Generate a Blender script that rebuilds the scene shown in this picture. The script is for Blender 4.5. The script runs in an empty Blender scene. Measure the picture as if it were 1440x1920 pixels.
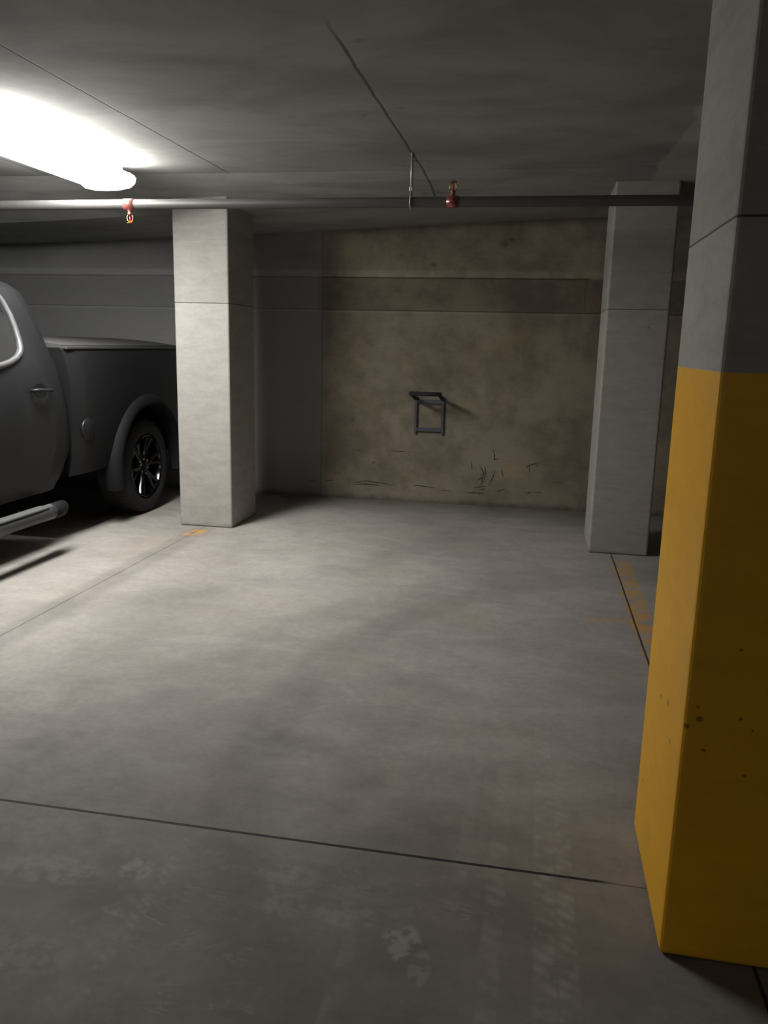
import bpy, bmesh, math, random
from mathutils import Vector, Matrix
random.seed(7)
SC = bpy.context.scene
COL = SC.collection
PI = math.pi

# ------------------------------------------------------------------ camera, world, exposure
EYE = 1.45
cam_d = bpy.data.cameras.new('camera')
cam = bpy.data.objects.new('camera', cam_d); COL.objects.link(cam)
PITCH, ROLL, YAW = 0.204235952, 0.0237544742, -0.181652407
cp, sp, cw, sw, cr, sr = math.cos(PITCH), math.sin(PITCH), math.cos(YAW), math.sin(YAW), math.cos(ROLL), math.sin(ROLL)
fwd = Vector((sw*cp, cw*cp, -sp)); rgt = Vector((cw, -sw, 0)); upv = rgt.cross(fwd)
r2 = rgt*cr + upv*sr; u2 = upv*cr - rgt*sr
cam.matrix_world = Matrix(((r2.x, u2.x, -fwd.x, 0), (r2.y, u2.y, -fwd.y, 0), (r2.z, u2.z, -fwd.z, EYE), (0, 0, 0, 1)))
cam_d.sensor_fit = 'VERTICAL'; cam_d.sensor_height = 36.0; cam_d.sensor_width = 27.0
cam_d.lens = 1517.72*36.0/1920.0
cam_d.clip_start = 0.05; cam_d.clip_end = 100
SC.camera = cam

W = bpy.data.worlds.new('world'); SC.world = W; W.use_nodes = True
W.node_tree.nodes['Background'].inputs[0].default_value = (0.6, 0.62, 0.65, 1)
W.node_tree.nodes['Background'].inputs[1].default_value = 0.0
SC.view_settings.view_transform = 'Standard'
SC.view_settings.look = 'None'
SC.view_settings.exposure = 0.0
SC.view_settings.gamma = 1.0
SC.view_settings.use_curve_mapping = False
LAMP = 60.0            # radiance of the visible tube's lens
LAMP_FILL = 24.0       # added, unseen fill lamp behind the camera, for faces turned to it

# ------------------------------------------------------------------ node maths helper
class V:
    """a node socket with arithmetic"""
    nt = None
    def __init__(s, k): s.k = k
    @staticmethod
    def m(op, *a, clamp=False):
        n = V.nt.nodes.new('ShaderNodeMath'); n.operation = op; n.use_clamp = clamp
        for i, x in enumerate(a):
            if isinstance(x, V): V.nt.links.new(x.k, n.inputs[i])
            else: n.inputs[i].default_value = x
        return V(n.outputs[0])
    def __add__(s, o): return V.m('ADD', s, o)
    __radd__ = __add__
    def __sub__(s, o): return V.m('SUBTRACT', s, o)
    def __rsub__(s, o): return V.m('SUBTRACT', o, s)
    def __mul__(s, o): return V.m('MULTIPLY', s, o)
    __rmul__ = __mul__
    def __truediv__(s, o): return V.m('DIVIDE', s, o)
    def abs(s): return V.m('ABSOLUTE', s)
    def sqrt(s): return V.m('SQRT', s)
    def clamp(s): return V.m('ADD', s, 0.0, clamp=True)
    def min(s, o): return V.m('MINIMUM', s, o)
    def max(s, o): return V.m('MAXIMUM', s, o)
    def sin(s): return V.m('SINE', s)

def smooth(x, a, b):
    """0 at a, 1 at b"""
    n = V.nt.nodes.new('ShaderNodeMapRange'); n.interpolation_type = 'SMOOTHSTEP'
    lo, hi, t0, t1 = (a, b, 0, 1) if a < b else (b, a, 1, 0)
    V.nt.links.new(x.k, n.inputs[0])
    n.inputs[1].default_value = lo; n.inputs[2].default_value = hi
    n.inputs[3].default_value = t0; n.inputs[4].default_value = t1
    return V(n.outputs[0])
def line(x, at, w, soft=None):
    """1 on |x-at|<w, fading over soft"""
    soft = soft or w*0.6
    return smooth((x-at).abs(), w+soft, w)
def band(x, a, b, soft): return smooth(x, a-soft, a+soft)*smooth(x, b+soft, b-soft)
def coords():
    n = V.nt.nodes.new('ShaderNodeTexCoord')
    s = V.nt.nodes.new('ShaderNodeSeparateXYZ'); V.nt.links.new(n.outputs['Object'], s.inputs[0])
    return n.outputs['Object'], V(s.outputs[0]), V(s.outputs[1]), V(s.outputs[2])
def scaled(P, sc, off=(0, 0, 0), rot=(0, 0, 0)):
    n = V.nt.nodes.new('ShaderNodeMapping'); V.nt.links.new(P, n.inputs[0])
    n.inputs['Scale'].default_value = sc; n.inputs['Location'].default_value = off; n.inputs['Rotation'].default_value = rot
    return n.outputs[0]
def noise(P, scale, detail=4, rough=0.55, dist=0.0):
    n = V.nt.nodes.new('ShaderNodeTexNoise'); V.nt.links.new(P, n.inputs['Vector'])
    n.inputs['Scale'].default_value = scale; n.inputs['Detail'].default_value = detail
    n.inputs['Roughness'].default_value = rough; n.inputs['Distortion'].default_value = dist
    return V(n.outputs[0])
def mixc(a, b, f):
    n = V.nt.nodes.new('ShaderNodeMix'); n.data_type = 'RGBA'
    V.nt.links.new(f.k, n.inputs[0])
    for i, c in ((6, a), (7, b)):
        if isinstance(c, tuple): n.inputs[i].default_value = (*c, 1)
        else: V.nt.links.new(c, n.inputs[i])
    return n.outputs[2]
def mulc(c, v):
    n = V.nt.nodes.new('ShaderNodeVectorMath'); n.operation = 'SCALE'
    V.nt.links.new(c, n.inputs[0])
    V.nt.links.new(v.k, n.inputs['Scale'])
    return n.outputs[0]
def new_mat(name):
    m = bpy.data.materials.new(name); m.use_nodes = True
    V.nt = m.node_tree
    return m, m.node_tree.nodes['Principled BSDF']
def bump(b, h, strength, dist=0.01):
    n = V.nt.nodes.new('ShaderNodeBump'); n.inputs['Strength'].default_value = strength; n.inputs['Distance'].default_value = dist
    V.nt.links.new(h.k, n.inputs['Height']); V.nt.links.new(n.outputs[0], b.inputs['Normal'])
def plain(name, col, rough=0.5, metal=0.0, coat=0.0, var=0.08, nscale=30.0, spec=None):
    m, b = new_mat(name)
    P, x, y, z = coords()
    n = noise(P, nscale, 3)
    c = mixc(tuple(v*(1-var) for v in col), tuple(min(1, v*(1+var)) for v in col), n)
    V.nt.links.new(c, b.inputs['Base Color'])
    b.inputs['Roughness'].default_value = rough; b.inputs['Metallic'].default_value = metal
    b.inputs['Coat Weight'].default_value = coat; b.inputs['Coat Roughness'].default_value = 0.06
    if spec is not None: b.inputs['Specular IOR Level'].default_value = spec
    return m

# ------------------------------------------------------------------ concrete materials
def mat_floor():
    m, b = new_mat('floor_concrete')
    P, x, y, z = coords()
    broad = noise(scaled(P, (1, .6, 1)), 0.9, 3, .5)
    mid = noise(scaled(P, (1.0, 1.6, 1), rot=(0, 0, .35)), 3.2, 6, .68, .5)
    fine = noise(P, 38, 5, .7)
    col = mixc((.285, .264, .246), (.435, .405, .378), smooth(broad*0.6+mid*0.4, .34, .68))
    warm = noise(P, 1.6, 2)
    col = mixc(col, (.36, .32, .265), smooth(warm, .5, .75)*0.45)
    d = fine*0.36+noise(scaled(P, (1.4, 1, 1)), 12, 4, .65)*.30+.67
    # swept arcs left by turning tyres
    wob = (noise(P, 2.2, 2)-0.5)*0.12
    def arc(cx, cy, R, w, amt):
        q = ((x-cx)*(x-cx)+(y-cy)*(y-cy)).sqrt()+wob
        return 1.0-line(q, R, w*0.35, w)*amt
    d = d*arc(1.6, 2.9, 2.55, .13, .16)*arc(-4.6, 7.6, 4.3, .16, .10)
    d = d*arc(1.9, 2.2, 3.5, .14, .10)
    d = d*(1.0-line(x+wob*1.2, -1.90, .10, .22)*band(y, 2.6, 5.2, .6)*.10)
    # dirt along the left parking line; darker towards the wall foot
    d = d*(1.0-line(x+wob*.4, -2.50, .05, .10)*.22*smooth(y, 6.3, 5.7))
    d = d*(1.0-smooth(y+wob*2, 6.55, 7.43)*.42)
    # dull patches near the saw cut
    patch = noise(scaled(P, (1, 1.4, 1)), 1.5, 3)
    d = d*(1.0-smooth(patch, .5, .72)*.28*smooth(y, 3.6, 2.4))
    d = d*(1.0-smooth(y+mid*.5, 3.3, 1.9)*.42)  # dirtier aisle floor, darkened also to offset the added fill lamp
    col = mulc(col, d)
    # dusty tyre prints running away from the camera
    def tread(cx, w, y0, y1, amt, per):
        wv = ((y+x*.6)*(2*PI/per)).sin()*0.5+0.5
        grain = smooth(noise(P, 16, 3), .35, .68)
        return line(x+wob*.12, cx, w, .012)*band(y, y0, y1, .15)*(wv*.6+.4)*grain*amt
    t = tread(.10, .022, 1.3, 3.0, .6, .045)
    for cx, w, y0, y1, a, pr in ((.155, .018, 1.3, 2.6, .55, .04), (-.03, .02, 1.4, 2.7, .34, .05), (-.13, .012, 1.9, 2.9, .28, .05),
                              (-.93, .012, 1.3, 2.0, .42, .03), (-.375, .012, 1.2, 1.72, .42, .2), (-.97, .03, 1.3, 1.95, .16, .06)):
        t = t.max(tread(cx, w, y0, y1, a, pr))
    # shoe scuffs and swirl marks in the dust near the camera
    swirl = noise(scaled(P, (1, 2.4, 1), rot=(0, 0, -.5)), 3.4, 5, .65, 1.2)
    sw_mask = smooth(y, 2.06, 1.9)*smooth(noise(P, 2.0, 1), .45, .62)
    t = t.max(smooth((swirl-.5).abs(), .035, .0)*sw_mask*smooth(noise(P, 14, 3), .4, .7)*.4)
    def spot(cx, cy, rx, ry, a):
        ex = (x-cx+wob*.4)/rx; ey = (y-cy+wob*.3)/ry
        q = (ex*ex+ey*ey).sqrt()
        return smooth(q, 1.15, .75)*smooth(noise(P, 26, 2), .38, .58)*a
    for cx, cy, rx, ry, a in ((-.245, 1.735, .05, .07, .55), (-.19, 1.66, .03, .06, .35), (-.40, 1.80, .09, .05, .30), (-.57, 1.80, .06, .05, .26),
                              (-1.04, 1.86, .03, .05, .5), (-.99, 1.86, .02, .05, .4), (-1.25, 1.80, .16, .06, .26), (-.60, 1.92, .09, .05, .26), (-1.15, 1.50, .16, .07, .25)):
        t = t.max(spot(cx, cy, rx, ry, a))
    col = mixc(col, (.50, .49, .46), t*.62)
    # worn yellow parking lines
    wear = noise(P, 9, 4, .7)
    yel = band(x+wob*.15, .575, .70, .008)*smooth(wear, .38, .60)*band(y, 3.6, 5.74, .02)
    yel = yel.max(band(x, .30, .62, .01)*band(y, 4.30, 4.42, .01)*smooth(wear, .46, .62)*.5)
    yel = yel.max(band(x, -2.58, -2.44, .006)*band(y, 5.55, 5.80, .02)*smooth(wear, .42, .60))
    yel = yel.max(band(x, -2.60, -2.45, .006)*band(y, 3.0, 5.7, .1)*smooth(wear, .60, .72)*.35)
    col = mixc(col, (.58, .31, .05), yel*.75)
    # saw cuts
    cut = line(y, 2.080, .0045, .002)*smooth(x, .33, .22).max(line(y, 2.078, .0015, .002)*.6*smooth(x, .38, .36))
    cut = line(y, 2.080, .0045, .002)*smooth(x, .31, .24)
    cut = cut.max(line(y, 2.078, .0012, .0015)*.7)
    cut = cut.max(line(x+(noise(P, 3, 2)-.5)*.006, .597, .0035, .003)*.9)
    cut = cut.max(line(x+(noise(P, 3, 2)-.5)*.006, -2.525, .003, .004)*.45)
    col = mixc(col, (.018, .018, .02), cut)
    V.nt.links.new(col, b.inputs['Base Color'])
    b.inputs['Roughness'].default_value = .72; b.inputs['Specular IOR Level'].default_value = .3
    bump(b, fine*.4+mid*.6-cut*3.0, .25, .004)
    return m

def mat_wall():
    m, b = new_mat('wall_concrete')
    P, x, y, z = coords()
    n1 = noise(scaled(P, (1, 1, 1.3)), 1.3, 5, .62, .4)
    n2 = noise(P, 6.5, 5, .65)
    n3 = noise(scaled(P, (.5, 1, 3.0)), 14, 4, .6)
    col = mixc((.165, .139, .105), (.28, .24, .183), smooth(n1*.6+n2*.4, .36, .62))
    col = mixc(col, (.36, .27, .15), smooth(noise(P, 2.4, 3, .5), .55, .75)*.40)
    grey = smooth(x, -1.92, -2.06)
    col = mixc(col, (.30, .305, .31), grey*.9)
    d = n3*.22+.89
    zz = z+(n2-.5)*.02
    d = d*(1.0-band(zz, 1.755, 2.035, .006)*.26*(1.0-grey*.8))
    d = d*(1.0-band(zz, 2.12, 2.5, .06)*.20*smooth(noise(scaled(P, (.7, 1, 1)), 2.0, 3), .38, .6))
    d = d*(1.0+band(zz, 2.035, 2.10, .012)*.22)
    d = d*(1.0+band(zz, 1.73, 1.75, .006)*.15)
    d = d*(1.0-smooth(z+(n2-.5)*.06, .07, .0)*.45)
    j = line(z+(n2-.5)*.008, 1.752, .0032, .004)*.75
    j = j.max(line(z+(n2-.5)*.010, 2.037, .004, .005)*.8*smooth(x, .42, .34))
    j = j.max(line(x+(n2-.5)*.01, -1.985, .004, .008)*.35)
    j = j.max(line(x+(n2-.5)*.01, .36, .003, .004)*.3*band(z, 1.75, 2.05, .01))
    for bx, bz, r in ((-.97, 2.15, .035), (-.36, 2.33, .05), (-1.68, .75, .03), (-1.47, .36, .02), (-1.62, .47, .015), (-.30, 2.36, .035)):
        ex = (x-bx+(n2-.5)*.08)/r; ez = (z-bz+(n3-.5)*.05)/(r*.8)
        j = j.max(smooth((ex*ex+ez*ez).sqrt(), 1.2, .3)*.45)
    j = j*(1.0-grey*.5)
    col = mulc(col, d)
    col = mixc(col, (.04, .037, .034), j)
    V.nt.links.new(col, b.inputs['Base Color'])
    b.inputs['Roughness'].default_value = .8; b.inputs['Specular IOR Level'].default_value = .25
    bump(b, n2*.5+n3*.5-j, .3, .006)
    return m

def mat_ceiling():
    m, b = new_mat('ceiling_concrete')
    P, x, y, z = coords()
    n1 = noise(scaled(P, (1, 1.6, 1)), 1.1, 4, .6, .5)
    n2 = noise(P, 22, 4, .7)
    col = mixc((.27, .275, .262), (.385, .39, .37), smooth(n1, .3, .7))
    d = n2*.14+.93
    wob = (noise(P, 3.5, 3)-.5)
    front = smooth(y, 5.49, 5.47)
    j = line(x+wob*.012, -2.12, .0035, .004)*.8*front
    j = j.max(line(x+wob*.03, -.80, .0045, .007)*.7*smooth(y, 6.5, 6.2)*smooth(y, 2.9, 3.3))
    j = j.max(line(x+wob*.012, -3.44, .0035, .004)*.7*front)
    j = j.max(line(y+wob*.012, 5.470, .003, .004)*.35)
    stain = smooth((noise(P, 7, 4, .7)), .58, .7)*line(x, -.8, .05, .14)*.35
    d = d*(1.0-stain)
    # paler strip beside the pillars
    e = x-.655+(noise(P, 2.1, 3)-.5)*.16
    pale = smooth(e, -.01, .015)*band(y, 4.2, 5.95, .12)
    d = d*(1.0+pale*.40)
    col = mulc(col, d)
    col = mixc(col, (.05, .05, .047), j)
    V.nt.links.new(col, b.inputs['Base Color'])
    b.inputs['Roughness'].default_value = .85; b.inputs['Specular IOR Level'].default_value = .2
    bump(b, n2*.3+n1*.4-j, .25, .005)
    return m

def mat_pillar(name, painted, seed, tone=1.0):
    m, b = new_mat(name)
    P, x, y, z = coords()
    Q = scaled(P, (1, 1, 1), off=(seed, seed*2, 0))
    n1 = noise(scaled(Q, (.7, .7, 2.2)), 8.0, 6, .7, .4)
    n2 = noise(Q, 34, 4, .7)
    col = mixc(tuple(v*tone for v in (.355, .34, .315)), tuple(v*tone for v in (.415, .398, .37)), smooth(n1, .32, .66))
    d = n2*.22+.89
    d = d*(1.0-smooth(z, 1.720, 1.724)*.12)*(1.0-band(z+(n1-.5)*.02, 2.17, 2.25, .012)*.10)  # upper pour, darkened partly to paint in the lamp's fall-off; stained band
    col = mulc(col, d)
    slope = noise(Q, 2.0, 2)-.5
    j = line(z+slope*.008, 1.722, .0016, .002)*.9
    holes = smooth(noise(Q, 24, 1), .73, .78)*.5
    j = j.max(holes*band(z, 1.5, 1.75, .05))
    rough = .8
    if painted:
        ytop = 1.409
        paint = smooth(z+(n2-.5)*.003, ytop+.002, ytop-.002)
        yc = mixc((.84, .425, .016), (.90, .475, .022), smooth(n1, .3, .7))
        yc = mixc(yc, (.66, .42, .05), smooth(noise(Q, 5, 3), .58, .72)*.35)
        chip = (V.m('ADD', 0.0, 0.0))
        for cx, cy, cz, r in ((-.209, -.28, .634, .006), (-.176, -.28, .627, .009), (-.203, -.28, .606, .008), (-.213, -.28, .587, .005), (-.104, -.28, .801, .005),
                              (-.065, -.28, .499, .005), (-.089, -.28, .637, .005), (-.06, -.28, .612, .004), (-.16, -.28, .552, .006), (-.182, -.28, .657, .005),
                              (-.21, .027, .542, .009), (-.21, -.076, .571, .011), (-.21, -.146, .501, .008), (-.21, .19, .202, .008)):
            dd = (((x-cx)*(x-cx)) + (y-cy)*(y-cy) + (z-cz)*(z-cz)*1.6).sqrt()+(n2-.5)*.007
            chip = chip.max(smooth(dd, r*1.15, r*.6))
        yc = mixc(yc, (.16, .09, .02), chip*.8)
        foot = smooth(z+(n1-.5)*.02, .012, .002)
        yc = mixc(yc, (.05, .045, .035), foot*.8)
        col = mixc(col, (.05, .048, .045), j)
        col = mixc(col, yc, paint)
        rr = 1.0-paint*.42
        V.nt.links.new((rr*.8).k, b.inputs['Roughness'])
    else:
        col = mixc(col, (.05, .048, .045), j)
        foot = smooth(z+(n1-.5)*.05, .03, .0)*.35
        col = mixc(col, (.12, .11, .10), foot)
        b.inputs['Roughness'].default_value = rough
    b.inputs['Specular IOR Level'].default_value = .3
    V.nt.links.new(col, b.inputs['Base Color'])
    bump(b, n1*.6+n2*.3-j*1.5, .28, .005)
    return m

# ------------------------------------------------------------------ mesh helpers
def link(name, bm, mats, parent=None, smooth_shade=False, bevel=0, bseg=2, matrix=None):
    me = bpy.data.meshes.new(name)
    bmesh.ops.recalc_face_normals(bm, faces=bm.faces[:])
    if smooth_shade:
        for f in bm.faces: f.smooth = True
    bm.to_mesh(me); bm.free()
    o = bpy.data.objects.new(name, me); COL.objects.link(o)
    for mm in (mats if isinstance(mats, (list, tuple)) else [mats]): me.materials.append(mm)
    if parent: o.parent = parent
    if bevel:
        md = o.modifiers.new('bevel', 'BEVEL'); md.width = bevel; md.segments = bseg; md.limit_method = 'ANGLE'; md.angle_limit = math.radians(35)
        md.harden_normals = False
    return o
def empty(name, loc=(0, 0, 0), rz=0):
    o = bpy.data.objects.new(name, None); COL.objects.link(o); o.location = loc; o.rotation_euler = (0, 0, rz); o.empty_display_size = .1
    return o
def tag(o, label, cat, group=None, kind=None):
    o['label'] = label; o['category'] = cat
    if group: o['group'] = group
    if kind: o['kind'] = kind
    return o
def box(bm, x0, x1, y0, y1, z0, z1):
    v = [bm.verts.new(p) for p in ((x0, y0, z0), (x1, y0, z0), (x1, y1, z0), (x0, y1, z0), (x0, y0, z1), (x1, y0, z1), (x1, y1, z1), (x0, y1, z1))]
    fs = [bm.faces.new([v[i] for i in q]) for q in ((3, 2, 1, 0), (4, 5, 6, 7), (0, 1, 5, 4), (1, 2, 6, 5), (2, 3, 7, 6), (3, 0, 4, 7))]
    return fs
def tube(bm, pts, r, n=12, closed=False, cap=True, flat=1.0):
    """sweep a circle (optionally flattened) along points"""
    pts = [Vector(p) for p in pts]; N = len(pts); rings = []
    rs = r if isinstance(r, (list, tuple)) else [r]*N
    prev = None
    for i, p in enumerate(pts):
        a = pts[(i-1) % N] if (closed or i > 0) else p
        c = pts[(i+1) % N] if (closed or i < N-1) else p
        t = (c-a).normalized()
        if prev is None:
            ref = Vector((0, 0, 1)) if abs(t.z) < .9 else Vector((1, 0, 0))
            u = t.cross(ref).normalized()
        else:
            u = (prev-t*prev.dot(t)).normalized()
        prev = u; w = t.cross(u)
        rings.append([bm.verts.new(p+(u*math.cos(2*PI*k/n)+w*math.sin(2*PI*k/n)*flat)*rs[i]) for k in range(n)])
    for i in range(N if closed else N-1):
        A, B = rings[i], rings[(i+1) % N]
        for k in range(n): bm.faces.new((A[k], A[(k+1) % n], B[(k+1) % n], B[k]))
    if cap and not closed:
        bm.faces.new(rings[0][::-1]); bm.faces.new(rings[-1])
def lathe(bm, prof, axis='Z', origin=(0, 0, 0), n=32, a0=0, a1=2*PI):
    """prof: (radius, height) pairs; axis X or Z"""
    full = abs(a1-a0-2*PI) < 1e-6
    cnt = n if full else n+1
    rings = []
    O = Vector(origin)
    for r, h in prof:
        ring = []
        for k in range(cnt):
            a = a0+(a1-a0)*k/n
            if axis == 'X': p = Vector((h, r*math.cos(a), r*math.sin(a)))
            else: p = Vector((r*math.cos(a), r*math.sin(a), h))
            ring.append(bm.verts.new(O+p))
        rings.append(ring)
    for A, B in zip(rings, rings[1:]):
        for k in range(n if full else n):
            k2 = (k+1) % cnt
            bm.faces.new((A[k], A[k2], B[k2], B[k]))
    return rings
def boolean(o, cutters):
    for c in cutters:
        md = o.modifiers.new('cut', 'BOOLEAN'); md.operation = 'DIFFERENCE'; md.object = c; md.solver = 'EXACT'
    bpy.context.view_layer.update()
    dg = bpy.context.evaluated_depsgraph_get()
    me = bpy.data.meshes.new_from_object(o.evaluated_get(dg))
    o.modifiers.clear(); o.data = me
    for c in cutters: bpy.data.objects.remove(c)

# ------------------------------------------------------------------ the room
X0, X1, YF, YB, CZ = -9.5, 7.5, -7.0, 7.43, 2.55
M_FLOOR, M_WALL, M_CEIL = mat_floor(), mat_wall(), mat_ceiling()
bm = bmesh.new(); box(bm, X0, X1, YF, YB+.2, -.2, 0)
o = link('floor', bm, M_FLOOR); o['kind'] = 'structure'

def ceil_z(x, y):
    """past the last form joint the soffit falls to the left, as the wall top shows"""
    if y < 5.471: return CZ
    t = min(1, (y-5.47)/.73)
    wall_z = max(2.545+.045*min(0, x-.30), 2.30)
    return CZ*(1-t)+wall_z*t
bm = bmesh.new()
xs = [X0, -6, -4, -3, -2, -1, 0, .456, 2, 4, X1]
ys = [YF, 0, 3, 5.47, 5.475, 5.7, 5.95, 6.2, 6.6, 7.0, YB+.2]
G = [[bm.verts.new((x, y, ceil_z(x, y))) for x in xs] for y in ys]
T = [[bm.verts.new((x, y, 2.85)) for x in xs] for y in ys]
for g in (G, T):
    for i in range(len(ys)-1):
        for k in range(len(xs)-1): bm.faces.new((g[i][k], g[i][k+1], g[i+1][k+1], g[i+1][k]))
for i in range(len(ys)-1):
    for k in (0, -1): bm.faces.new((G[i][k], G[i+1][k], T[i+1][k], T[i][k]))
for k in range(len(xs)-1):
    for i in (0, -1): bm.faces.new((G[i][k], G[i][k+1], T[i][k+1], T[i][k]))
o = link('ceiling', bm, M_CEIL); o['kind'] = 'structure'

M_SCUFF = plain('rubber_scuff', (.045, .042, .038), .8, var=.5, nscale=60)
bm = bmesh.new(); box(bm, X0, X1, YB, YB+.2, 0, 2.7)
scuffs = [[(-1.688, .147), (-1.548, .176), (-1.397, .163), (-1.268, .148)], [(-1.677, .135), (-1.547, .146), (-1.397, .141)],
 [(-1.088, .158), (-1.015, .158), (-.888, .144)], [(-.825, .124), (-.721, .128)], [(-.596, .114), (-.513, .121), (-.431, .115)],
 [(-.526, .166), (-.414, .189)], [(-.494, .143), (-.417, .162)], [(-.48, .383), (-.44, .312), (-.427, .241)], [(-.498, .237), (-.428, .278)],
 [(-.384, .201), (-.356, .265), (-.336, .339)], [(-.366, .536), (-.347, .482), (-.349, .441), (-.321, .442)],
 [(-.05, .38), (-.031, .401), (.041, .425)], [(-.021, .334), (-.03, .385)], [(.029, .388), (.048, .413)], [(-.28, .352), (-.256, .281)],
 [(-.31, .143), (-.24, .168)], [(.033, .154), (.103, .162)], [(-1.319, .473), (-1.172, .474)], [(-1.95, .154), (-1.863, .168)],
 [(-2.094, .151), (-2.027, .148)], [(-.047, .147), (.004, .15)], [(-.557, .41), (-.547, .328)], [(-.46, .30), (-.445, .22), (-.47, .19)], [(-.43, .36), (-.415, .27)]]
def stroke(bm, pts, w):
    P = []
    for (a, b), (c, d) in zip(pts, pts[1:]):
        for k in range(4): P.append((a+(c-a)*k/4, b+(d-b)*k/4))
    P.append(pts[-1]); n = len(P); L = []
    for i, (px, pz) in enumerate(P):
        q0, q1 = P[max(0, i-1)], P[min(n-1, i+1)]
        t = Vector((q1[0]-q0[0], q1[1]-q0[1])).normalized(); nn = Vector((-t.y, t.x))
        ww = w*(.25+.75*math.sin(PI*(i+.35)/(n-.3)))*random.uniform(.7, 1.2)
        L.append((bm.verts.new((px+nn.x*ww, YB-.0012, pz+nn.y*ww)), bm.verts.new((px-nn.x*ww, YB-.0012, pz-nn.y*ww))))
    for a, b in zip(L, L[1:]):
        f = bm.faces.new((a[0], a[1], b[1], b[0])); f.material_index = 1
for s in scuffs: stroke(bm, s, .0042 if len(s) == 2 else .0055)
o = link('wall_back', bm, [M_WALL, M_SCUFF]); o['kind'] = 'structure'
for nm, (a, b_, c, d) in (('wall_left', (X0-.2, X0, YF, YB)), ('wall_right', (X1, X1+.2, YF, YB)), ('wall_front', (X0, X1, YF-.2, YF))):
    bm = bmesh.new(); box(bm, a, b_, c, d, 0, 2.7)
    o = link(nm, bm, M_WALL); o['kind'] = 'structure'

# ------------------------------------------------------------------ pillars
def pillar(cx, cy, mat, label, top, hw=.21, hd=.281, wx=None):
    bm = bmesh.new()
    box(bm, -hw, hw, -hd, hd, 0, top)
    o = link('concrete_pillar', bm, mat, bevel=.014, bseg=3)
    o.location = (cx, cy, 0)
    return tag(o, label, 'pillar', 'square concrete pillars of the garage')
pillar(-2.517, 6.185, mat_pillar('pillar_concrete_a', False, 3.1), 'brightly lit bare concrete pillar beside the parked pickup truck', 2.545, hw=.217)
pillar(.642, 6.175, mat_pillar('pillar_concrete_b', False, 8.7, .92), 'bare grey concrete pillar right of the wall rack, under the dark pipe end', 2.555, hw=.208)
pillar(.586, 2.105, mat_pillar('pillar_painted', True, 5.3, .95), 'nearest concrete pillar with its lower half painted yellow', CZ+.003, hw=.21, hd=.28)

# ------------------------------------------------------------------ ceiling lamps
def mat_lens(name, power):
    m, b = new_mat(name)
    b.inputs['Base Color'].default_value = (.9, .9, .88, 1)
    b.inputs['Emission Color'].default_value = (1.0, .98, .935, 1)
    b.inputs['Emission Strength'].default_value = power
    b.inputs['Roughness'].default_value = .4
    return m
M_WHITE = plain('white_enamel', (.72, .72, .70), .4, var=.03)
def lamp(loc, L, lens_mat, label, rz=0):
    t = empty('ceiling_light', loc, rz)          # local y is the long axis, z=0 at the ceiling
    bm = bmesh.new(); box(bm, -.095, .095, -L/2+.015, L/2-.015, -.05, 0)
    link('housing', bm, M_WHITE, t, bevel=.004)
    prof = [(-.100, -.046), (-.170, -.054), (-.186, -.075), (-.180, -.102), (-.150, -.126), (-.080, -.139), (0, -.142),
            (.080, -.139), (.150, -.126), (.180, -.102), (.186, -.075), (.170, -.054), (.100, -.046)]
    bm = bmesh.new(); rings = []
    n = 12
    for i in range(n+1):
        y = -L/2+L*i/n
        rings.append([bm.verts.new((px, y, pz)) for px, pz in prof])
    for A, B in zip(rings, rings[1:]):
        for k in range(len(prof)-1): bm.faces.new((A[k], A[k+1], B[k+1], B[k]))
        bm.faces.new((A[-1], A[0], B[0], B[-1]))
    bm.faces.new(rings[0]); bm.faces.new(rings[-1][::-1])
    lens = link('lens', bm, lens_mat, t)
    for s in (-1, 1):
        bm = bmesh.new()
        A = [bm.verts.new((px*1.07, s*(L/2+.001), pz*1.10)) for px, pz in prof]
        B = [bm.verts.new((px*1.07, s*(L/2+.013), pz*1.10)) for px, pz in prof]
        for q in (A, B):
            q.append(bm.verts.new((.1, q[0].co.y, -.002))); q.append(bm.verts.new((-.1, q[0].co.y, -.002)))
        for k in range(len(A)): bm.faces.new((A[k], A[(k+1) % len(A)], B[(k+1) % len(A)], B[k]))
        bm.faces.new(A); bm.faces.new(B)
        link('end_cap', bm, M_WHITE, t)
    return tag(t, label, 'light')
lamp((-2.845, 4.43, CZ), 1.52, mat_lens('lit_lens', LAMP), 'glowing fluorescent wraparound light on the ceiling above the pickup truck')
lamp((-.6, -5.2, CZ), 1.24, mat_lens('fill_lens', LAMP_FILL), 'unseen fluorescent fill light, added behind the camera', PI/2)  # added fixture, lifts the surfaces that face the camera

# ------------------------------------------------------------------ sprinkler pipe
M_PIPE = plain('painted_steel_pipe', (.085, .083, .08), .5, metal=.2, var=.1)
M_ROD = plain('zinc_rod', (.42, .43, .42), .45, metal=.5)
M_BRASS = plain('brass', (.40, .28, .09), .35, metal=.8)
M_COPPER = plain('reddish_copper', (.30, .10, .09), .28, metal=.5)
M_BULB = plain('red_glass', (.55, .03, .05), .1, coat=1)
PY, PZ, PR = 5.0, 2.276, .030
root = empty('sprinkler_pipe', (-.8, PY, PZ))
tag(root, 'long dark steel sprinkler pipe hung below the ceiling across the bays', 'pipe')
def loc(bm, dx=0, dy=0, dz=0):
    bmesh.ops.translate(bm, verts=bm.verts[:], vec=(dx, dy, dz)); return bm
bm = bmesh.new(); tube(bm, [(-8.6, 0, 0), (-4, 0, 0), (-1.82, 0, 0), (0, 0, 0), (1.3, 0, 0), (8.2, 0, 0)], PR, 24)
link('pipe', bm, M_PIPE, root, True)
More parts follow.
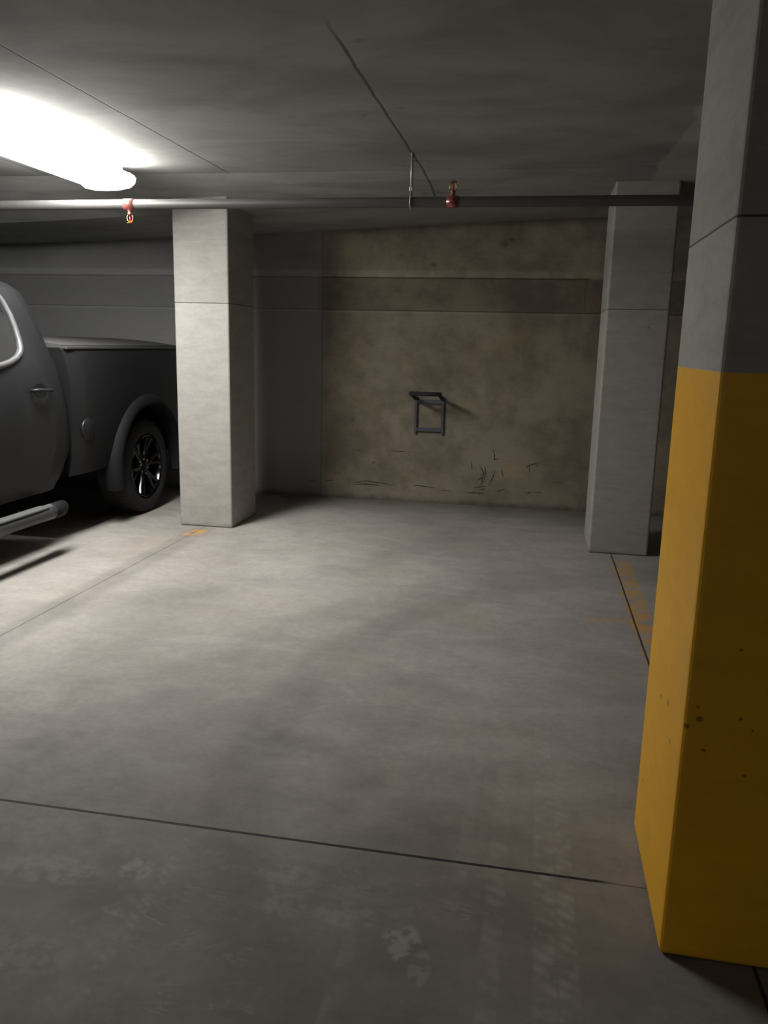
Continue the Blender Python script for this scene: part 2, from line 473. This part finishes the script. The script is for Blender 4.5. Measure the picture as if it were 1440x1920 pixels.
for dx in (-4.0, 0.0, 4.0):
    bm = bmesh.new(); tube(bm, [(dx, 0, .07), (dx, 0, CZ-PZ)], .0085, 10)
    h = link('hanger_rod', bm, M_ROD, root, True)
    bm = bmesh.new(); lathe(bm, [(.0, .085), (.014, .085), (.014, .062), (0, .062)], 'Z', (dx, 0, 0), 6)
    link('nut', bm, plain('bright_nut', (.8, .8, .75), .3, metal=.6) if dx == 0 else M_ROD, h)
    bm = bmesh.new()
    ring = [(dx, math.cos(a)*.034, math.sin(a)*.034) for a in [2*PI*k/20 for k in range(20)]]
    ring = [(px, py, pz+(.034*max(0, pz/.034-.3)*1.0)) for px, py, pz in ring]
    tube(bm, ring, .0075, 6, closed=True, flat=.6)
    link('pipe_clamp', bm, M_ROD, h, True)
def sprinkler(dx, up):
    s = 1 if up else -1
    bm = bmesh.new()                                       # threaded tee and body
    lathe(bm, [(0, -.0), (.018, -.0), (.018, .034), (.014, .04), (.012, .05), (.015, .052), (.015, .064), (0, .064)], 'Z', (0, 0, 0), 16)
    tube(bm, [(-.034, 0, 0), (.034, 0, 0)], PR+.005, 18)
    for v in bm.verts: v.co.z *= s
    loc(bm, dx)
    h = link('sprinkler_head', bm, M_COPPER, root, True)
    bm = bmesh.new()
    for sy in (-1, 1):
        tube(bm, [(sy*.012, 0, .060), (sy*.020, 0, .075), (sy*.017, 0, .095), (0, 0, .112)], .0035, 8)
    for v in bm.verts: v.co.z *= s
    loc(bm, dx); link('frame', bm, M_BRASS, h, True)
    bm = bmesh.new(); tube(bm, [(0, 0, .063*s), (0, 0, .108*s)], .0045, 8); loc(bm, dx); link('bulb', bm, M_BULB, h, True)
    bm = bmesh.new(); lathe(bm, [(0, .116*s), (.020, .114*s), (.022, .108*s), (.020, .112*s), (0, .112*s)], 'Z', (dx, 0, 0), 16)
    link('deflector', bm, M_BRASS, h)
sprinkler(-2.597+.8, False)
sprinkler(-.553+.8, True)

# ------------------------------------------------------------------ wall bike rack
M_RSTEEL = plain('grey_blue_steel', (.085, .095, .115), .5, metal=.3)
M_FOAM = plain('black_foam', (.018, .018, .02), .8)
rk = empty('wall_rack', (-.962, YB, .66))
tag(rk, 'small steel rack with black padded hoop arm, fixed to the back wall', 'rack')
zt, zb = .30, .0
hw = .124
for s in (-1, 1):
    bm = bmesh.new(); box(bm, s*hw-.012, s*hw+.012, -.028, 0, -.012, zt+.03); link('upright', bm, M_RSTEEL, rk, bevel=.003)
for z0 in (.012, .268):
    bm = bmesh.new(); box(bm, -hw+.012, hw-.012, -.030, -.002, z0, z0+.034); link('crossbar', bm, M_RSTEEL, rk, bevel=.003)
A = -.33
for s in (-1, 1):
    bm = bmesh.new(); tube(bm, [(s*hw, -.02, .305), (s*hw, -.16, .335), (s*hw, A+.03, .366)], .011, 12)
    a = link('arm', bm, M_RSTEEL, rk, True)
    bm = bmesh.new(); tube(bm, [(s*hw, -.07, .316), (s*hw, -.16, .335), (s*hw, A+.02, .368), (s*hw*.99, A-.012, .372)], .018, 14)
    link('grip', bm, M_FOAM, a, True)
bm = bmesh.new(); tube(bm, [(-hw-.018, A, .372), (hw+.018, A, .372)], .019, 14)
link('padded_bar', bm, M_FOAM, rk, True)

# ------------------------------------------------------------------ pickup truck (backed towards the wall, nose to the camera)
M_PAINT = plain('dark_grey_paint', (.011, .0115, .013), .5, metal=.0, coat=.12, spec=.3, var=.03, nscale=200)
M_BLACK = plain('black_plastic', (.010, .010, .011), .7, spec=.18)
M_UNDER = plain('underbody_black', (.010, .010, .010), .9)
M_TYRE = plain('tyre_rubber', (.028, .028, .029), .8, var=.15, spec=.3)
M_RIM = plain('dark_alloy', (.045, .045, .048), .16, metal=.9, var=.05)
M_CHROME = plain('chrome', (.62, .62, .62), .22, metal=.9, var=.02)
M_STEP = plain('step_tread', (.10, .103, .107), .75, var=.03, spec=.2)
M_STEPBAR = plain('step_tube', (.035, .036, .038), .5)
M_RAIL = plain('rail_plastic', (.055, .055, .057), .42)
M_VINYL = plain('tonneau_vinyl', (.075, .075, .075), .55)
M_TRIM = plain('satin_trim', (.11, .112, .116), .42, metal=.4)
M_RED = plain('tail_lens', (.35, .01, .01), .15, coat=1)
m, b = new_mat('tinted_glass'); b.inputs['Base Color'].default_value = (.012, .013, .014, 1); b.inputs['Roughness'].default_value = .03; b.inputs['Coat Weight'].default_value = .5
M_GLASS = m
m, b = new_mat('headlamp_glass'); b.inputs['Base Color'].default_value = (.5, .52, .55, 1); b.inputs['Roughness'].default_value = .08; b.inputs['Metallic'].default_value = .5
M_HEAD = m

TX, TY = -4.185, 4.30          # centre line; all geometry below is local to this point, y grows to the rear
tr = empty('pickup_truck', (TX, TY, 0))
tag(tr, 'dark grey crew cab pickup truck parked left of the bright pillar', 'truck')
def Y(y): return y-TY
def hwid(z):
    """half width of the cab at height z"""
    P = [(.40, .955), (.50, .975), (.72, .995), (.95, 1.0), (1.10, .992), (1.25, .965), (1.36, .925), (1.58, .845), (1.72, .785), (1.77, .745), (1.815, .66), (1.845, .50), (1.865, .25), (1.87, 0)]
    for (a, c), (d, e) in zip(P, P[1:]):
        if z <= d: return c+(e-c)*(z-a)/(d-a)
    return 0
def yrear(z):
    P = [(.40, 5.02), (.50, 5.09), (.60, 5.15), (.68, 5.195), (.80, 5.185), (1.0, 5.16), (1.2, 5.13), (1.3, 5.12), (1.6, 5.10), (1.76, 5.06), (1.82, 4.96), (1.87, 4.78)]
    for (a, c), (d, e) in zip(P, P[1:]):
        if z <= d: return c+(e-c)*(z-a)/(d-a)
    return 4.7
def yfront(z):
    if z < 1.22: return 2.62
    return 2.62+(z-1.22)*1.35 if z < 1.75 else 3.335+(z-1.75)*4.0
def cabx(z, y):
    """side surface of cab, local x, positive side"""
    h = hwid(z)
    e = max(0, 1-(yrear(z)-y)/.12)
    return h-.04*e*e
zs = [.42, .46, .50, .60, .68, .80, .92, 1.02, 1.12, 1.20, 1.25, 1.30, 1.36, 1.46, 1.58, 1.68, 1.74, 1.78, 1.815, 1.845, 1.862, 1.87]
bm = bmesh.new(); ts = [0, .01, .025, .045, .07, .15, .3, .5, .7, .85, .95, 1.0]
cols = []
for t in ts:
    col_ = []
    for z in zs:
        yr, yf = yrear(z), yfront(z); y = yr+(yf-yr)*t
        col_.append(Vector((cabx(z, y), Y(y), z)))
    ring = [bm.verts.new(p) for p in col_] + [bm.verts.new((-p.x, p.y, p.z)) for p in reversed(col_[:-1])]
    cols.append(ring)
for Aq, Bq in zip(cols, cols[1:]):
    for k in range(len(Aq)): bm.faces.new((Aq[k], Aq[(k+1) % len(Aq)], Bq[(k+1) % len(Aq)], Bq[k]))
bm.faces.new(cols[0]); bm.faces.new(cols[-1])
cab = link('cab', bm, M_PAINT, tr, True)
md = cab.modifiers.new('es', 'EDGE_SPLIT'); md.split_angle = math.radians(40)

def panel(name, rows, off, mat, s, parent, thick=.006, nz=None, xoff=0):
    """rows: (z, y_near_front, y_rear) ; a plate following the cab side, s = +1/-1 side"""
    bm = bmesh.new(); O, I = [], []
    n = 10
    for z, ya, yb in rows:
        ro, ri = [], []
        for k in range(n+1):
            y = ya+(yb-ya)*k/n; xx = cabx(z, y)
            ro.append(bm.verts.new((s*(xx+off), Y(y), z))); ri.append(bm.verts.new((s*(xx+off-thick), Y(y), z)))
        O.append(ro); I.append(ri)
    for g in (O, I):
        for i in range(len(g)-1):
            for k in range(n): bm.faces.new((g[i][k], g[i][k+1], g[i+1][k+1], g[i+1][k]))
    for i in range(len(O)-1):
        for k in (0, -1): bm.faces.new((O[i][k], O[i+1][k], I[i+1][k], I[i][k]))
    for k in range(n):
        for i in (0, -1): bm.faces.new((O[i][k], O[i][k+1], I[i][k+1], I[i][k]))
    o = link(name, bm, mat, parent, True)
    md = o.modifiers.new('es', 'EDGE_SPLIT'); md.split_angle = math.radians(50)
    return o
def lerp(P, z):
    if z <= P[0][0]: return P[0][1]
    for (a, c), (d, e) in zip(P, P[1:]):
        if z <= d: return c+(e-c)*(z-a)/(d-a)
    return P[-1][1]
# rear side window outline: rear edge and front edge as functions of z
WR = [(1.262, 4.40), (1.27, 4.50), (1.285, 4.58), (1.31, 4.66), (1.34, 4.715), (1.37, 4.742), (1.42, 4.757), (1.50, 4.765), (1.58, 4.762), (1.66, 4.745), (1.70, 4.72), (1.725, 4.68), (1.74, 4.62)]
WFz = [(1.25, 3.86), (1.74, 3.88)]
dz_rows = [.47, .50, .58, .66, .74, .84, .95, 1.05, 1.15, 1.215, 1.25, 1.30, 1.36, 1.46, 1.58, 1.68, 1.75]
def door(s, rear):
    if rear: rows = [(z, 3.80, yrear(z)-.012-(.10 if z > 1.3 else 0)-.10*max(0, z-1.45)) for z in dz_rows]
    else: rows = [(z, max(2.74, yfront(z)+.10), 3.785) for z in dz_rows]
    d = panel('door', rows, .006, M_PAINT, s, tr, .02)
    # window pane
    if rear:
        wr = [(z, lerp(WFz, z), lerp(WR, z)) for z in [q[0] for q in WR]]
    else:
        wr = [(z, max(2.95, yfront(z)+.20), 3.70) for z in (1.245, 1.26, 1.32, 1.40, 1.50, 1.60, 1.68, 1.73, 1.74)]
    panel('window', wr, .011, M_GLASS, s, d, .004)
    # bright surround
    loop = [(z, a) for z, a, b_ in wr]
    loop = [(z, b_) for z, a, b_ in wr]+[(z, a) for z, a, b_ in reversed(wr)]
    bm = bmesh.new(); pts = [(s*(cabx(z, y)+.012), Y(y), z) for z, y in loop]
    tube(bm, pts, .021, 8, closed=True)
    link('window_trim', bm, M_TRIM, d, True)
    # handle
    y0 = 4.72 if rear else 3.50
    bm = bmesh.new(); zz = 1.105
    cx0 = cabx(zz, y0)
    tube(bm, [(s*(cx0+.012), Y(y0), zz), (s*(cx0+.042), Y(y0+.025), zz+.003), (s*(cx0+.047), Y(y0+.11), zz), (s*(cx0+.040), Y(y0+.185), zz-.004), (s*(cx0+.008), Y(y0+.215), zz-.006)], [.011, .015, .015, .014, .010], 10, flat=.9)
    link('door_handle', bm, M_PAINT, d, True)
    bm = bmesh.new(); r_ = lathe(bm, [(.0, 0), (.042, 0), (.047, .003), (.0, .003)], 'X', (0, 0, 0), 20)
    for v in bm.verts: v.co = Vector((s*(cx0+.0065+v.co.x), v.co.y*1.5+Y(y0+.11), v.co.z+zz-.004))
    link('handle_cup', bm, M_BLACK, d)
for s in (1, -1):
    for rear in (True, False): door(s, rear)

# arches, bed and front fenders as side slabs with wheel cut-outs
WRY, WFY, WZ, WRAD = 6.30, 2.40, .395, .395
def cutter(y, r=.52):
    bm = bmesh.new(); lathe(bm, [(0, -1.3), (r, -1.3), (r, 1.3), (0, 1.3)], 'X', (0, Y(y), .42), 48)
    bm2 = bm
    o = link('cutter', bm2, M_BLACK); o.location = (TX, TY, 0)
    return o
def shell(name, y0, y1, prof, zbot, ycut, taper0=0, taper1=0, mat=M_PAINT, parent=None):
    """prof: list of (z, halfwidth) bottom to top; solid lofted body"""
    bm = bmesh.new(); rings = []
    N = 14
    for i in range(N+1):
        t = i/N; y = y0+(y1-y0)*t
        k0 = max(0, 1-(y-y0)/.14); k1 = max(0, 1-(y1-y)/.25)
        q = [(h-taper0*k0*k0-taper1*k1*k1, z) for z, h in prof]
        rings.append([bm.verts.new((h, Y(y), z)) for h, z in q]+[bm.verts.new((-h, Y(y), z)) for h, z in reversed(q)])
    for Aq, Bq in zip(rings, rings[1:]):
        for k in range(len(Aq)): bm.faces.new((Aq[k], Aq[(k+1) % len(Aq)], Bq[(k+1) % len(Aq)], Bq[k]))
    bm.faces.new(rings[0]); bm.faces.new(rings[-1])
    o = link(name, bm, mat, parent)
    if ycut is not None:
        c = cutter(ycut); c.location = (0, 0, 0); c.parent = None
        o.parent = None; boolean(o, [c]); o.parent = parent
    for p in o.data.polygons: p.use_smooth = True
    md = o.modifiers.new('es', 'EDGE_SPLIT'); md.split_angle = math.radians(32)
    return o
bed_prof = [(.47, .955), (.60, .985), (.80, 1.0), (.98, 1.005), (1.12, 1.0), (1.25, .985), (1.335, .965), (1.365, .95), (1.375, .93)]
shell('bed', 5.212, 7.12, bed_prof, .47, WRY, taper0=.025, taper1=.03, parent=tr)
fen_prof = [(.45, .96), (.60, .985), (.80, 1.0), (.98, 1.0), (1.10, .985), (1.18, .95), (1.22, .86), (1.245, .6), (1.255, .3)]
shell('front_end', 1.52, 2.68, fen_prof, .45, WFY, taper0=.10, parent=tr)

bm = bmesh.new(); box(bm, -.915, .915, Y(5.23), Y(7.08), 1.372, 1.395)
for f in [f for f in bm.faces if f.normal.z > .5 or all(v.co.z > 1.39 for v in f.verts)]:
    bmesh.ops.subdivide_edges(bm, edges=[e for e in f.edges if abs(e.verts[0].co.x-e.verts[1].co.x) > .1], cuts=11, use_grid_fill=True)
    break
for v in bm.verts:
    if v.co.z > 1.39: v.co.z += .055*(1-(abs(v.co.x)/.915)**2.4)
link('tonneau_cover', bm, M_VINYL, tr)
for s in (1, -1):
    bm = bmesh.new(); box(bm, min(s*.90, s*.962), max(s*.90, s*.962), Y(5.225), Y(7.1), 1.362, 1.384)
    link('bed_rail_cap', bm, M_RAIL, tr, bevel=.008)
    # flares
    for yc, nm in ((WRY, 'wheel_arch_flare'), (WFY, 'wheel_arch_flare')):
        bm = bmesh.new(); rr = [(.505, .94), (.505, 1.035), (.525, 1.050), (.565, 1.045), (.60, 1.005), (.60, .94)]
        rings = []
        for k in range(41):
            a = math.radians(-14)+math.radians(208)*k/40
            rings.append([bm.verts.new((s*h, Y(yc)+r*math.cos(a)*1.0, .42+r*math.sin(a)*.97)) for r, h in rr])
        for Aq, Bq in zip(rings, rings[1:]):
            for k in range(len(rr)): bm.faces.new((Aq[k], Aq[(k+1) % len(rr)], Bq[(k+1) % len(rr)], Bq[k]))
        bm.faces.new(rings[0]); bm.faces.new(rings[-1])
        o = link(nm, bm, M_BLACK, tr, True); md = o.modifiers.new('es', 'EDGE_SPLIT'); md.split_angle = math.radians(45)
    # step bar
    bm = bmesh.new()
    tube(bm, [(s*1.075, Y(yy), .315) for yy in (3.05, 3.10, 3.4, 4.0, 4.55, 4.70, 4.76)], [.040, .046, .046, .046, .046, .050, .050], 20)
    sb = link('step_bar', bm, M_STEPBAR, tr, True)
    bm = bmesh.new(); box(bm, min(s*1.035, s*1.115), max(s*1.035, s*1.115), Y(3.12), Y(4.68), .350, .366)
    tube(bm, [(s*1.075, Y(4.66), .334), (s*1.075, Y(4.745), .334)], .036, 14)
    link('step_pad', bm, M_STEP, sb, bevel=.007, bseg=3)
    bm = bmesh.new(); tube(bm, [(s*1.075, Y(4.755), .315), (s*1.075, Y(4.80), .315), (s*1.07, Y(4.86), .315), (s*1.055, Y(4.90), .32), (s*1.03, Y(4.925), .33)], [.054, .055, .053, .047, .028], 18)
    link('end_cap', bm, M_BLACK, sb, True)
    bm = bmesh.new(); tube(bm, [(s*1.075, Y(3.055), .315), (s*1.075, Y(3.0), .315), (s*1.04, Y(2.93), .33)], [.048, .05, .03], 18)
    link('end_cap', bm, M_BLACK, sb, True)
    for yy in (3.3, 4.0, 4.6):
        bm = bmesh.new(); tube(bm, [(s*1.06, Y(yy), .31), (s*.95, Y(yy), .30), (s*.84, Y(yy), .46)], .022, 8)
        link('bracket', bm, M_BLACK, sb, True)
    # mirror
    bm = bmesh.new(); tube(bm, [(s*.96, Y(2.98), 1.24), (s*1.06, Y(2.95), 1.27)], .025, 8)
    box(bm, min(s*1.04, s*1.24), max(s*1.04, s*1.24), Y(2.90), Y(2.99), 1.22, 1.42)
    link('side_mirror', bm, M_BLACK, tr, bevel=.02)
    # tail lamp
    bm = bmesh.new(); box(bm, min(s*.90, s*.985), max(s*.90, s*.985), Y(7.02), Y(7.135), .93, 1.30)
    link('tail_light', bm, M_RED, tr, bevel=.01)
    bm = bmesh.new(); box(bm, min(s*.62, s*.915), max(s*.62, s*.915), Y(1.50), Y(1.58), .88, 1.04)
    link('headlight', bm, M_HEAD, tr, bevel=.015)
# fuel door on the driver's side of the bed
bm = bmesh.new(); lathe(bm, [(0, .006), (.074, .005), (.078, .002), (.080, -.01)], 'X', (1.002, Y(5.38), .80), 28)
link('fuel_door', bm, M_PAINT, tr, True)
# glass front and rear, tailgate, bumpers, grille
bm = bmesh.new()
zz = [1.30, 1.45, 1.6, 1.72]; L = [[bm.verts.new((k/6*(hwid(z)-.09), Y(yrear(z)+.006), z)) for k in range(-6, 7)] for z in zz]
for a, c in zip(L, L[1:]):
    for k in range(12): bm.faces.new((a[k], a[k+1], c[k+1], c[k]))
o = link('rear_window', bm, M_GLASS, tr, True); md = o.modifiers.new('so', 'SOLIDIFY'); md.thickness = .005
bm = bmesh.new()
zz = [1.26, 1.40, 1.55, 1.72]; L = [[bm.verts.new((k/6*(hwid(z)-.07), Y(yfront(z)-.008), z)) for k in range(-6, 7)] for z in zz]
for a, c in zip(L, L[1:]):
    for k in range(12): bm.faces.new((a[k], a[k+1], c[k+1], c[k]))
o = link('windshield', bm, M_GLASS, tr, True); md = o.modifiers.new('so', 'SOLIDIFY'); md.thickness = .005
bm = bmesh.new(); box(bm, -.86, .86, Y(7.10), Y(7.15), .62, 1.37); tg = link('tailgate', bm, M_PAINT, tr, bevel=.012)
bm = bmesh.new(); box(bm, -.12, .12, Y(7.145), Y(7.165), 1.15, 1.22); link('handle', bm, M_BLACK, tg, bevel=.006)
bm = bmesh.new(); box(bm, -.97, .97, Y(7.10), Y(7.27), .46, .62); link('rear_bumper', bm, M_CHROME, tr, bevel=.03, bseg=3)
bm = bmesh.new(); box(bm, -.97, .97, Y(1.38), Y(1.56), .42, .68); link('front_bumper', bm, M_CHROME, tr, bevel=.04, bseg=3)
bm = bmesh.new(); box(bm, -.60, .60, Y(1.48), Y(1.56), .74, 1.10)
for k in range(5): box(bm, -.57, .57, Y(1.465), Y(1.50), .77+k*.065, .79+k*.065)
link('grille', bm, M_BLACK, tr, bevel=.004)
# frame, axles and inner arches
bm = bmesh.new()
for s in (-1, 1): box(bm, s*.42-.05, s*.42+.05, Y(1.7), Y(7.1), .42, .58)
for yy in (WRY, WFY): tube(bm, [(-.75, Y(yy), WZ), (0, Y(yy), WZ), (.75, Y(yy), WZ)], [.05, .09, .05], 12)
box(bm, -.86, .86, Y(2.9), Y(5.1), .40, .56)
link('chassis', bm, M_UNDER, tr)
for s in (-1, 1):
    for yy in (WRY, WFY):
        wr_ = empty('wheel', (s*.86, Y(yy), WZ)); wr_.parent = tr
        if s < 0: wr_.rotation_euler = (0, 0, PI)
        # tyre, local +x is outward
        bm = bmesh.new()
        R = WRAD
        pr = [(.262, .105), (.275, .122), (.31, .134), (.345, .134), (.372, .124), (.388, .108), (R-.002, .085), (R, .03), (R, -.03), (R-.002, -.085), (.388, -.108), (.372, -.124), (.345, -.134), (.30, -.134), (.262, -.11)]
        lathe(bm, pr+[pr[0]], 'X', (0, 0, 0), 72)
        bmesh.ops.remove_doubles(bm, verts=bm.verts[:], dist=1e-5)
        # tread blocks
        for k in range(60):
            a = 2*PI*k/60
            for j, (xa, xb) in enumerate(((-.118, -.062), (-.048, -.006), (.006, .048), (.062, .118))):
                aa = a+(.5 if j % 2 else 0)*2*PI/60
                vs = []
                for rad in (R-.006, R+.004):
                    for dx_, da in ((xa, -.036), (xb, -.036), (xb, .036), (xa, .036)):
                        rq = rad-(.012 if abs(dx_) > .1 else 0)
                        vs.append(bm.verts.new((dx_, rq*math.cos(aa+da), rq*math.sin(aa+da))))
                for q in ((0, 1, 2, 3), (4, 5, 6, 7), (0, 1, 5, 4), (1, 2, 6, 5), (2, 3, 7, 6), (3, 0, 4, 7)): bm.faces.new([vs[i] for i in q])
        ty = link('tyre', bm, M_TYRE, wr_, True); md = ty.modifiers.new('es', 'EDGE_SPLIT'); md.split_angle = math.radians(30)
        bm = bmesh.new()
        lathe(bm, [(.266, .118), (.262, .126), (.252, .122), (.240, .09), (.235, -.10), (.262, -.11)], 'X', (0, 0, 0), 60)
        lathe(bm, [(.0, .02), (.235, .0), (.235, -.02), (0, 0)], 'X', (0, 0, 0), 40)
        # six twin spokes
        for k in range(6):
            a = 2*PI*k/6+.2
            for da in (-.13, .13):
                pts = []
                c0 = Vector((0, math.cos(a+da*.6), math.sin(a+da*.6))); c1 = Vector((0, math.cos(a+da*1.15), math.sin(a+da*1.15)))
                tube(bm, [c0*.055+Vector((.075, 0, 0)), c0*.12+Vector((.088, 0, 0)), c1*.19+Vector((.096, 0, 0)), c1*.248+Vector((.108, 0, 0))], [.024, .019, .017, .020], 8)
        lathe(bm, [(.085, .05), (.082, .085), (.045, .092), (.042, .105), (.0, .107)], 'X', (0, 0, 0), 28)
        rim = link('rim', bm, M_RIM, wr_, True); md = rim.modifiers.new('es', 'EDGE_SPLIT'); md.split_angle = math.radians(40)
        for k in range(6):
            a = 2*PI*k/6+.2+PI/6
            bm = bmesh.new(); lathe(bm, [(.011, .085), (.011, .102), (.0, .106)], 'X', (0, .062*math.cos(a), .062*math.sin(a)), 8)
            link('lug_nut', bm, M_CHROME, wr_)
